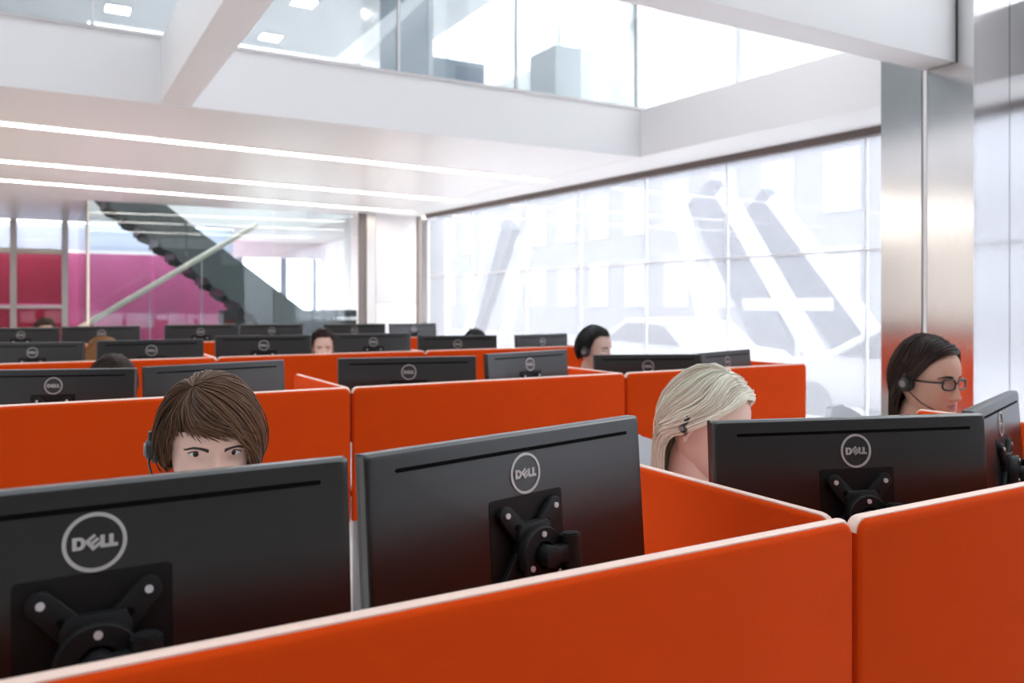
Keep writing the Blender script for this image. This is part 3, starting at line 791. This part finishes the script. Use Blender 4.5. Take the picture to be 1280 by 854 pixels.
def hair(parent, name, fn, phis, n_strand, mname, M, Minv, K=14, thick=.0013, jit=.004, seed=1, ends=.25):
    rng = np.random.RandomState(seed); V = []; F = []; nv = 0
    grav = np.array((Minv.to_3x3() @ Vector((0, 0, -1))).normalized()[:])
    ns = 72; G = np.array([guide(*fn(phis[0] + (phis[1] - phis[0]) * i / (ns - 1)), grav, K) for i in range(ns)])
    for off in (-.0035, -.0005):
        d = G - HC; d[:, int(K * .6):, 2] *= .3; d /= np.linalg.norm(d, axis=2)[..., None]
        V.append((G + d * off).reshape(-1, 3))
        F += [(nv + i * K + j, nv + (i + 1) * K + j, nv + (i + 1) * K + j + 1, nv + i * K + j + 1) for i in range(ns - 1) for j in range(K - 1)]
        nv += ns * K
    for s_ in range(n_strand):
        wps, hang = fn(phis[0] + (phis[1] - phis[0]) * rng.rand())
        q = np.linspace(0, 1, len(wps)); W = np.array(wps, float)
        W[:, 0] += rng.randn() * 3.5 * q; W[:, 1] += rng.randn() * 2.5 * q; W[:, 2] += abs(rng.randn()) * jit
        P = guide(W, hang * (1 - ends * rng.rand()) if hang > 0 else 0, grav, K)
        cut = K if hang > 0 else K - int(rng.rand() * 3)
        P = (P + np.cumsum(rng.randn(K, 3) * .0006, axis=0))[:cut]
        rs = thick * (.7 + .6 * np.sin(math.pi * (.15 + .8 * np.arange(cut) / (cut - 1)))); rs[-1] *= .15
        T_ = np.gradient(P, axis=0); T_ /= np.linalg.norm(T_, axis=1)[:, None] + 1e-9
        A = np.cross(T_, P - HC); A /= np.linalg.norm(A, axis=1)[:, None] + 1e-9; B_ = np.cross(A, T_)
        ring = np.stack([P + rs[:, None] * (math.cos(x) * A + math.sin(x) * B_) for x in (0, 2.0944, 4.1888)], 1)
        V.append(ring.reshape(-1, 3))
        F += [(nv + i * 3 + k, nv + i * 3 + (k + 1) % 3, nv + i * 3 + 3 + (k + 1) % 3, nv + i * 3 + 3 + k) for i in range(cut - 1) for k in range(3)]
        nv += cut * 3
    V = np.vstack(V); Mn = np.array(M); V = V @ Mn[:3, :3].T + Mn[:3, 3]
    me = bpy.data.meshes.new(name); me.from_pydata(V, [], F)
    me.materials.append(MATS[mname]); me.polygons.foreach_set('use_smooth', [True] * len(F))
    return obj(name, me, parent)

# ---- people
def face_parts(t, M, look=(0, 0), brow_mat='lash', brow=(0, 0)):
    for sd in (-1, 1):
        cx = sd * .031
        def ypt(x, z, lift): return (x, head_y(x, z) - lift, z)
        n = 18; up_ = lambda q: .0056 * max(0, 1 - abs(q) ** 2.2) ** .8; lo_ = lambda q: -.0042 * max(0, 1 - abs(q) ** 2.4)
        hw = .0148; y0 = head_y(cx, .0) - .0015
        def surf(x, z, lift=0):       # eyeball curvature
            q = x - cx; return (x, y0 + (q * q + z * z) * 26 * .9 + max(0, 0) - lift, z)
        vs = []; fs = []
        for i in range(n + 1):
            q = -1 + 2 * i / n; a, b = lo_(q), up_(q)
            for k in range(7): z = a + (b - a) * k / 6 + .0006 * q * sd; vs.append(surf(cx + q * hw, z))
        for i in range(n):
            for k in range(6): a = i * 7 + k; fs.append((a, a + 7, a + 8, a + 1))
        eye = MB().add(vs, fs, 0, M).build('eye', 'eye_white', t, smooth=True, angle=180)
        ix = cx + look[0]; iz = look[1]
        for r_, nm, mm, lf in ((.0061, 'iris', 'iris', .0006), (.0027, 'pupil', 'pupil', .0009)):
            vs = [surf(ix, iz, lf)]; m_ = 20
            for k in range(m_):
                x = ix + r_ * math.cos(2 * math.pi * k / m_); z = iz + r_ * math.sin(2 * math.pi * k / m_)
                q = (x - cx) / hw; z = min(max(z, lo_(q)), up_(q) - .0004); vs.append(surf(x, z, lf))
            MB().add(vs, [(0, k + 1, (k + 1) % m_ + 1) for k in range(m_)], 0, M).build(nm, mm, eye)
        # lids: a fleshy fold above, thin rim below, dark lashes
        u1 = [surf(cx + q * hw * 1.06, up_(q) + .0002 + .0006 * q * sd, .0010) for q in np.linspace(-1, 1, 15)]
        MB().tube(u1, [.0006] + [.0014] * 13 + [.0008], 6, 0, M).build('eyelashes', 'lash', t, smooth=True, angle=180)
        u2 = [surf(cx + q * hw * 1.10, up_(q) + .0028, .0002) for q in np.linspace(-1, 1, 15)]
        MB().tube(u2, [.0008] + [.0026] * 13 + [.0008], 8, 0, M).build('eyelid', t['skin'], t, smooth=True, angle=180)
        l1 = [surf(cx + q * hw * 1.05, lo_(q) - .0012, .0) for q in np.linspace(-1, 1, 15)]
        MB().tube(l1, [.0006] + [.0015] * 13 + [.0006], 8, 0, M).build('eyelid', t['skin'], t, smooth=True, angle=180)
        # brow: a tapered strip of short hairs
        vs = []; fs = []; m_ = 14
        for i in range(m_ + 1):
            q = i / m_; x = cx + sd * (-.0175 + .040 * q); zc = .0185 + .0030 * math.sin(math.pi * min(1, q * 1.15)) - (.0045 * max(0, q - .65) / .35) - .0025 * (1 - q) + brow[0] + brow[1] * (1 - q)
            hh = .0040 * (1 - .70 * q ** 2)
            for z in (zc - hh, zc, zc + hh): p = ypt(x, z, .0012 if z == zc else .0002); vs.append(p)
        for i in range(m_):
            for k in range(2): a = i * 3 + k; fs.append((a, a + 3, a + 4, a + 1))
        MB().add(vs, fs, 0, M).build('eyebrow', brow_mat, t, smooth=True, angle=180)

PEOPLE = {}
def person(lab, u, v, d, yaw, pitch, roll, skin, shirt, hairspec, body_yaw=None, hi=True, size=1.0, lean=.16, look=(0, 0), neck_drop=.205, group=None, brow=(0, 0)):
    hp = Vector(at(u, v, d)); by = R(yaw if body_yaw is None else body_yaw)
    fb = Vector((math.sin(by), -math.cos(by), 0)); sdv = Vector((math.cos(by), math.sin(by), 0))
    hip = hp - fb * (lean + .06); hip.z = .52
    t = thing('person', lab, 'person', (hip.x, hip.y, 0), 0, group); t['skin'] = skin
    T = Matrix.Translation((-hip.x, -hip.y, 0))
    HM = T @ Matrix.Translation(hp) @ Matrix.Rotation(R(yaw), 4, 'Z') @ Matrix.Rotation(R(roll), 4, 'Y') @ Matrix.Rotation(R(pitch), 4, 'X') @ Matrix.Scale(size, 4)
    hl = HM.translation
    # skeleton (relative to the hips' floor point)
    def L(fwd, side, z): return fb * fwd + sdv * side + Vector((0, 0, z))
    nb = hl - fb * .055; nb.z = hl.z - neck_drop * size         # base of neck
    neck_up = HM @ Vector((0, .022, -.045))
    N = {}; Ed = []
    N['pelvis'] = (L(0, 0, .54), (.15, .12)); N['waist'] = (Vector((0, 0, .54)).lerp(nb, .35), (.135, .105)); N['chest'] = (Vector((0, 0, .54)).lerp(nb, .75), (.15, .11))
    N['nbase'] = (nb, .062); N['neck'] = (neck_up, .053)
    Ed += [('pelvis', 'waist'), ('waist', 'chest'), ('chest', 'nbase'), ('nbase', 'neck')]
    for s_, nm in ((-1, 'r'), (1, 'l')):
        sh = nb + sdv * s_ * .155 - Vector((0, 0, .055)) - fb * .0; hand = nb + fb * .27 + sdv * s_ * .13; hand.z = .765
        el = sh.lerp(hand, .45) + sdv * s_ * .06 - Vector((0, 0, .09))
        N['sh' + nm] = (sh, .056); N['el' + nm] = (el, .042); N['wr' + nm] = (hand, .026)
        Ed += [('chest', 'sh' + nm), ('sh' + nm, 'el' + nm), ('el' + nm, 'wr' + nm)]
        kn = L(.42, s_ * .10, .50); an = L(.40, s_ * .11, .09); toe = L(.56, s_ * .12, .045)
        N['hp' + nm] = (L(.06, s_ * .09, .52), .085); N['kn' + nm] = (kn, .060); N['an' + nm] = (an, .038); N['to' + nm] = (toe, .035)
        Ed += [('pelvis', 'hp' + nm), ('hp' + nm, 'kn' + nm), ('kn' + nm, 'an' + nm), ('an' + nm, 'to' + nm)]
    mb = MB(); head_mesh(mb, 112 if hi else 56, 84 if hi else 42, HM)
    # bare body: neck, arms, hands, legs as one surface, joined to the head
    B = {k: (p, (r_ * .86 if not hasattr(r_, '__len__') else tuple(q * .86 for q in r_)) if k not in ('neck', 'nbase') else r_) for k, (p, r_) in N.items()}
    Eb = list(Ed)
    if hi:
        for s_, nm in ((-1, 'r'), (1, 'l')):
            wr = N['wr' + nm][0]; palm = wr + fb * .07; palm.z = .76; B['pa' + nm] = (palm, (.036, .014)); Eb.append(('wr' + nm, 'pa' + nm))
            for q, (off, ln) in enumerate(((-.030, .062), (-.010, .075), (.010, .070), (.028, .055))):
                a = palm + sdv * off + fb * .028; b = a + fb * ln * .55 + Vector((0, 0, .008)); c = a + fb * ln - Vector((0, 0, .008))
                for nn, pp, r_ in (('a', a, .0095), ('b', b, .0085), ('c', c, .0075)): B[f'f{q}{nn}{nm}'] = (pp, r_)
                Eb += [('pa' + nm, f'f{q}a{nm}'), (f'f{q}a{nm}', f'f{q}b{nm}'), (f'f{q}b{nm}', f'f{q}c{nm}')]
            a = wr + fb * .03 - sdv * s_ * .032; b = a + fb * .035 - sdv * s_ * .018
            B['ta' + nm] = (a, .011); B['tb' + nm] = (b, .009); Eb += [('wr' + nm, 'ta' + nm), ('ta' + nm, 'tb' + nm)]
    V, F = skin_mesh(B, Eb, 'pelvis', 2 if hi else 1); mb.add(V, F)
    mb.build('body', [skin, 'lips'], t, smooth=True, angle=180)
    # clothes
    def sub(keys, grow):
        S = {k: (N[k][0], N[k][1] + grow if not hasattr(N[k][1], '__len__') else tuple(q + grow for q in N[k][1])) for k in keys}
        return S, [e for e in Ed if e[0] in keys and e[1] in keys]
    ks = ['pelvis', 'waist', 'chest', 'shr', 'shl', 'elr', 'ell', 'nb2']
    N['nb2'] = (nb - Vector((0, 0, .012)), .060); Ed.append(('chest', 'nb2')); N['wr2r'] = (N['wrr'][0].lerp(N['elr'][0], .15), .030); N['wr2l'] = (N['wrl'][0].lerp(N['ell'][0], .15), .030)
    Ed += [('elr', 'wr2r'), ('ell', 'wr2l')]; ks += ['wr2r', 'wr2l']
    V, F = skin_mesh(*sub(ks, .010), 'pelvis', 2); MB().add(V, F).build('shirt', shirt, t, smooth=True, angle=180)
    ks = ['pelvis', 'hpr', 'hpl', 'knr', 'knl', 'anr', 'anl']
    V, F = skin_mesh(*sub(ks, .012), 'pelvis', 1); MB().add(V, F).build('trousers', 'trousers', t, smooth=True, angle=180)
    for nm in 'rl':
        a, b = N['an' + nm][0], N['to' + nm][0]
        V, F = skin_mesh({'a': (Vector((a.x, a.y, .06)) - fb * .03, .045), 'b': (Vector((b.x, b.y, .04)), .038), 'c': (Vector((b.x, b.y, .035)) + fb * .07, .030)}, [('a', 'b'), ('b', 'c')], 'a', 1)
        MB().add(V, F).build('shoe', 'shirt_black', t, smooth=True, angle=180)
    if hi: face_parts(t, HM, look, 'lash', brow)
    hairspec(t, HM)
    PEOPLE[lab] = (t, HM, hip, by)
    return t, HM

def style_short_sweep(t, M):
    end = [(-180, -40, .008), (-135, -42, .008), (-105, -40, .005), (-84, -34, .004), (-68, -16, .004), (-58, 8, .005), (-46, 21, .007), (-25, 20, .010), (0, 17, .013), (22, 18, .014), (36, 12, .015), (48, -10, .015), (62, -34, .014), (90, -44, .012), (135, -44, .009), (180, -40, .008)]
    r0 = (-46, 64)
    def fn(ph):
        pw = (ph + 180) % 360 - 180
        la, of = lerp_tab(end, pw); dl = ph - r0[0]
        front = max(0, 1 - abs(pw - 5) / 70)
        A, B_ = hdir(*r0), hdir(pw, la); om = math.acos(max(-1, min(1, float(A @ B_))))
        W = [(r0[0], r0[1], .007)]
        for t_, o_, tl, tb in ((.34, .014, .22, .44), (.70, .015, .58, .80)):
            d = (math.sin((1 - t_) * om) * A + math.sin(t_ * om) * B_) / math.sin(om)
            e = hdir(r0[0] + dl * tl, r0[1] - (r0[1] - la) * tb); d = d * (1 - front) + e * front; d /= np.linalg.norm(d)
            W.append((math.degrees(math.atan2(d[0], -d[1])), math.degrees(math.asin(max(-1, min(1, d[2])))), o_))
        return W + [(pw + 6 * front, la, of)], 0
    hair(t, 'hair', fn, (-226, 134), 3000, 'hair_brown', M, M.inverted(), K=12, thick=.0012, jit=.0035, seed=3)
def style_long(part_lon, side, mname, hang_l, behind_near, seed, thick=.0013, vol=.016, n=2200, front_lat=46):
    """long parted hair; `behind_near`: the near side is tucked behind the ear"""
    def make(t, M):
        def fn(ph):
            s_ = -1 if ph < 0 else 1; a = abs(ph)
            tuck = behind_near if s_ < 0 else 0
            if a < 90:
                f = a / 90
                root = (part_lon, front_lat + (88 - front_lat) * f, .010)
                l1 = s_ * (48 + 34 * f); b1 = 32 + 0 * f
                l2 = s_ * ((84 if tuck else 70) + (30 if tuck else 44) * f); b2 = -2 - 8 * f
                l3 = s_ * ((112 if tuck else 84) + (26 if tuck else 54) * f); b3 = -24 - 6 * f
                w2 = (part_lon + l1) / 2 * (1 - f) + s_ * 74 * f
                return [root, (w2, (root[1] + b1) / 2 + 6, .013 + vol * .55), (l1, b1 + 4 * (1 - f), vol), (l2, b2, vol), (l3, b3, vol * .95)], hang_l
            f = (a - 90) / 90
            return [(part_lon, 88, .010), (s_ * (74 + 104 * f), 66, .013 + vol * .55), (s_ * (82 + 96 * f), 32, vol), (s_ * (114 + 64 * f), -10, vol), (s_ * (138 + 40 * f), -30, vol * .95)], hang_l
        hair(t, 'hair', fn, (-180, -.5), n // 2, mname, M, M.inverted(), K=18, thick=thick, jit=.004, seed=seed)
        hair(t, 'hair', fn, (.5, 180), n // 2, mname, M, M.inverted(), K=18, thick=thick, jit=.004, seed=seed + 1)
    return make
def style_crop(mname, seed=5, n=1500, low=0):
    end = [(-180, -38, .008), (-130, -34, .008), (-104, -22, .008), (-88, -16, .006), (-78, -6, .003), (-72, 16, .003), (-60, 34, .005), (-40, 44, .008), (0, 44, .012), (40, 44, .008), (60, 34, .005), (72, 16, .003), (78, -6, .003), (88, -16, .006), (104, -22, .008), (130, -34, .008), (180, -38, .008)]
    def make(t, M):
        def fn(ph):
            la, of = lerp_tab(end, ph); la -= low
            return [(180, 84, .014), (ph * .8 + (.2 * 180 if ph > 0 else -.2 * 180), la + (84 - la) * .66, .013), (ph, la + (84 - la) * .33, .012), (ph, la, of)], 0
        hair(t, 'hair', fn, (-180, 0), n // 2, mname, M, M.inverted(), K=10, thick=.0013, jit=.004, seed=seed)
        hair(t, 'hair', fn, (0, 180), n // 2, mname, M, M.inverted(), K=10, thick=.0013, jit=.004, seed=seed + 1)
    return make

def headset(lab, M, t, mic_side=-1, cup_r=.026, band='headset_black', both=True, mic=True, drop=(0, 0, 0), band_lon=0, off=.030, out=0.0):
    base = M.translation
    w_ = t.matrix_basis.translation
    h = thing('headset', lab, 'headset', (w_.x + base.x, w_.y + base.y, base.z), 0, 'headsets')
    Mh = Matrix.Translation(-base) @ M
    yb = .012
    pts = []
    for k in range(25):
        a = R(-4 + 188 * k / 24); pts.append(((.0765 + off * .9) * math.cos(a), yb + .012 * math.sin(a), .006 + (.1105 + off * .8) * math.sin(a) - (.016 if math.sin(a) < 0 else 0)))
    vs = []; fs = []
    for i, p in enumerate(pts):
        q = pts[min(i + 1, 24)]; r_ = pts[max(i - 1, 0)]
        n_ = Vector((p[0], 0, p[2])).normalized() * .0018
        for (dy, s_) in ((-.007, -1), (.007, -1), (.007, 1), (-.007, 1)): vs.append((p[0] + n_.x * s_, p[1] + dy, p[2] + n_.z * s_))
    for i in range(24):
        for k in range(4): a = i * 4 + k; b = i * 4 + (k + 1) % 4; fs.append((a, b, b + 4, a + 4))
    MB().add(vs, fs, 0, Mh).build('headband', band, h, smooth=True, angle=50)
    for sd in ((-1, 1) if both else (mic_side,)):
        x0 = sd * (.076 + out)
        MB().cyl((x0, yb, -.012), (x0 + sd * .018, yb, -.012), cup_r * .9, cup_r, 24, 0, Mh).build('ear_cushion', 'headset_black', h, bevel=.003)
        MB().cyl((x0 + sd * .0185, yb, -.012), (x0 + sd * .030, yb, -.012), cup_r * .82, cup_r * .62, 24, 0, Mh).build('speaker_housing', 'headset_black', h, bevel=.003)
        MB().cyl((x0 + sd * .022, yb, -.012), (x0 + sd * .0325, yb, -.012), cup_r * .45, cup_r * .40, 20, 0, Mh).build('cap', 'headset_grey', h, smooth=True, angle=40)
        MB().box(min(x0 + sd * .019, x0 + sd * .026), max(x0 + sd * .019, x0 + sd * .026), yb - .006, yb + .006, -.01, .022, 0, Mh).build('yoke', 'headset_black', h, bevel=.002)
    if mic:
        x0 = mic_side * (.098 + out)
        pts = [(x0, yb, -.016), (x0 + mic_side * .002, yb - .02, -.034), (x0 - mic_side * .006, yb - .055, -.062), (x0 - mic_side * .028, yb - .095, -.084), (x0 - mic_side * .036, yb - .108, -.090)]
        MB().tube(pts, .0022, 8, 0, Mh).build('microphone_boom', 'headset_black', h, smooth=True, angle=180)
        MB().tube([pts[-2], pts[-1], (x0 - mic_side * .042, yb - .114, -.092)], [.003, .0052, .004], 10, 0, Mh).build('microphone', 'headset_black', h, smooth=True, angle=60)
    return h

# woman with short brown hair
t, M = person('woman with short swept brown hair looking over the lower left monitor', 263, 553, 1.56, -3, 8, 2, 'skin_b', 'shirt_grey', style_short_sweep, body_yaw=-4, look=(-.0012, .0012), brow=(-.0060, -.0002))
headset('black headset on the short-haired woman at the left', M, t, off=.002, mic=True, cup_r=.027, both=False, out=.006)
# blonde woman
t, M = person('woman with long pale blonde hair bent behind the right front monitor', 884, 528, 2.05, 22, 26, 0, 'skin_b', 'shirt_cream', style_long(0, 0, 'hair_blonde', .26, 1, 11, n=2800, vol=.014, front_lat=54), body_yaw=10)
headset('thin silver-banded headset on the blonde woman', M, t, band='headband_silver', both=False, cup_r=.014, mic=False, off=.016)
# dark-haired woman with glasses
t, M = person('woman with long dark hair and black glasses at the right', 1160, 474, 2.75, -1, 4, 0, 'skin_c', 'shirt_cream', style_long(20, 0, 'hair_dark', .20, 1, 21, n=2400, vol=.010, front_lat=44), body_yaw=8, look=(-.001, -.001), size=1.06)
headset('black headset with microphone on the woman in glasses', M, t, cup_r=.026, off=.014)
gw = t.matrix_basis.translation + M.translation
gl = thing('eyeglasses', 'black rectangular eyeglasses on the dark-haired woman', 'eyeglasses', gw)
Mg = Matrix.Translation(-M.translation) @ M
for sd in (-1, 1):
    def rim(k, r_=1.0):
        a = 2 * math.pi * k / 28; x = sd * .032 + .0255 * r_ * sgnpow(math.cos(a), .7); z = -.003 + .0165 * r_ * sgnpow(math.sin(a), .75)
        return (x, -.0955 + (abs(x) / .06) ** 2 * .010, z)
    MB().tube([rim(k) for k in range(29)], .0028, 8, 0, Mg).build('rim', 'glasses_black', gl, smooth=True, angle=180)
    c = (sd * .032, -.0935, -.003)
    MB().add([c] + [rim(k, .97) for k in range(28)], [(0, k + 1, (k + 1) % 28 + 1) for k in range(28)], 0, Mg).build('lens', 'lens_glass', gl)
    MB().tube([(sd * .057, -.0875, .003), (sd * .067, -.076, .003), (sd * .0755, -.04, .001), (sd * .079, .01, .0), (sd * .078, .03, -.012)], .0028, 8, 0, Mg).build('temple', 'glasses_black', gl, smooth=True, angle=180)
MB().tube([(-.0085, -.0950, .0), (0, -.1005, .004), (.0085, -.0950, .0)], .0026, 8, 0, Mg).build('bridge', 'glasses_black', gl, smooth=True, angle=180)
# man by the window
t, M = person('man with short dark hair and headset before the window', 744, 437, 4.75, 24, 4, 0, 'skin_d', 'shirt_blue', style_crop('hair_black'), body_yaw=5)
headset('black headset on the man before the window', M, t, band='headband_silver', cup_r=.030, off=.016, mic=False)
# people half hidden farther back
t, M = person('person with dark hair and headband bent low behind the second row, left', 141, 483, 3.6, 5, 35, 0, 'skin_d', 'shirt_black', style_long(0, 0, 'hair_dark', .10, 0, 31, n=900), hi=False)
headset('black headset on the bent dark-haired person at the left', M, t, cup_r=.024, off=.016, mic=False)
person('person with ginger hair seated in the third row at the left', 129, 446, 5.75, 50, 20, 0, 'skin_d', 'shirt_grey', style_long(0, 0, 'hair_ginger', .12, 0, 41, n=900, vol=.02), hi=False)
person('person with dark hair whose face shows right of a third row monitor', 404, 434, 6.3, -14, 8, 0, 'skin_b', 'shirt_black', style_long(15, 0, 'hair_dark', .12, 0, 51, n=900), hi=True)
person('person with dark hair in the rear row at the left', 56, 414, 8.6, 10, 18, 0, 'skin_d', 'shirt_blue', style_long(0, 0, 'hair_dark', .08, 0, 61, n=700, vol=.022), hi=False)
person('person whose dark hair just shows above a third row monitor', 594, 433, 6.55, 5, 12, 0, 'skin_d', 'shirt_black', style_crop('hair_black', 71, 700), hi=False)

# ------------------------------------------------------------------ office chairs
def chair(x, y, a, lab, top=1.10):
    t = thing('office_chair', lab, 'chair', (x, y, 0), a, 'office chairs')
    seat = MB(); rg = []
    for (z, k) in ((.42, .80), (.43, .96), (.455, 1.0), (.475, .96), (.48, .85)):
        rg.append([(.24 * k * sgnpow(math.cos(q * math.pi / 14), .6), .235 * k * sgnpow(math.sin(q * math.pi / 14), .6), z) for q in range(28)])
    seat.loft(rg).build('seat', 'chair_grey', t, smooth=True, angle=50)
    vs = []; nx, nz = 13, 26          # curved backrest shell, sitter faces -y
    bk = MB(); rings = []
    for k in range(nz):
        f = 1 - (1 - k / (nz - 1)) ** 1.6; z = .56 + (top - .56) * f; hw = .215 * max(.06, (1 - max(0, (f - .55) / .4501) ** 3)) ** .5
        yy = .255 + .05 * f - .05 * math.sin(math.pi * f)
        ring = []
        for s_, off in ((1, 0), (-1, .022)):
            for q in range(nx):
                xx = hw * (-1 + 2 * q / (nx - 1)) * s_; ring.append((xx, yy + off - .045 * (xx / .215) ** 2, z))
        rings.append(ring)
    bk.loft(rings).build('backrest', 'chair_grey', t, smooth=True, angle=60)
    MB().tube([(0, .20, .40), (0, .33, .42), (0, .335, .60), (0, .32, .72)], .018, 10).build('back_support', 'chair_black', t, smooth=True, angle=180)
    MB().cyl((0, 0, .10), (0, 0, .42), .028, n=16).build('gas_column', 'chair_black', t, smooth=True)
    for k in range(5):
        q = k * 2 * math.pi / 5 + .3; ex, ey = .29 * math.cos(q), .29 * math.sin(q)
        MB().tube([(0, 0, .11), (ex * .5, ey * .5, .09), (ex, ey, .068)], [.026, .02, .014], 8).build('base_leg', 'chair_black', t, smooth=True)
        MB().cyl((ex - .014 * math.sin(q), ey + .014 * math.cos(q), .028), (ex + .014 * math.sin(q), ey - .014 * math.cos(q), .028), .028, n=14).build('caster', 'chair_black', t, smooth=True)
    for sx in (-1, 1):
        MB().tube([(sx * .18, .02, .43), (sx * .27, .02, .45), (sx * .28, .03, .62)], .012, 8).build('arm_post', 'chair_black', t, smooth=True)
        MB().box(sx * .28 - .035, sx * .28 + .035, -.10, .14, .62, .645).build('armrest', 'chair_black', t, bevel=.008)
for lab, (t, M, hip, by) in list(PEOPLE.items()):
    nm = {'woman with short swept': 'grey office chair under the short-haired woman at the left', 'woman with long pale': 'grey office chair whose back shows left of the blonde woman',
          'woman with long dark': 'grey office chair whose back shows behind the woman in glasses', 'man with short dark': 'grey office chair under the man before the window',
          'person with dark hair and': 'grey office chair under the bent dark-haired person', 'person with ginger': 'grey office chair under the ginger-haired person',
          'person with dark hair whose': 'grey office chair under the person whose face shows in the third row', 'person with dark hair in': 'grey office chair under the rear row person',
          'person whose dark': 'grey office chair under the person hidden in the third row'}
    nm = [v_ for k_, v_ in nm.items() if lab.startswith(k_)][0]
    cx, cy, ca, ct = hip.x, hip.y, by, 1.0
    if lab.startswith('woman with long pale'): p_ = at(832, 548, 2.42); cx, cy, ct, ca = p_[0], p_[1] - .22, p_[2], .25
    if lab.startswith('woman with long dark'): p_ = at(1058, 509, 3.05); cx, cy, ct, ca = p_[0] + .09, p_[1] - .25, p_[2], .3
    chair(cx, cy, ca, nm, ct)
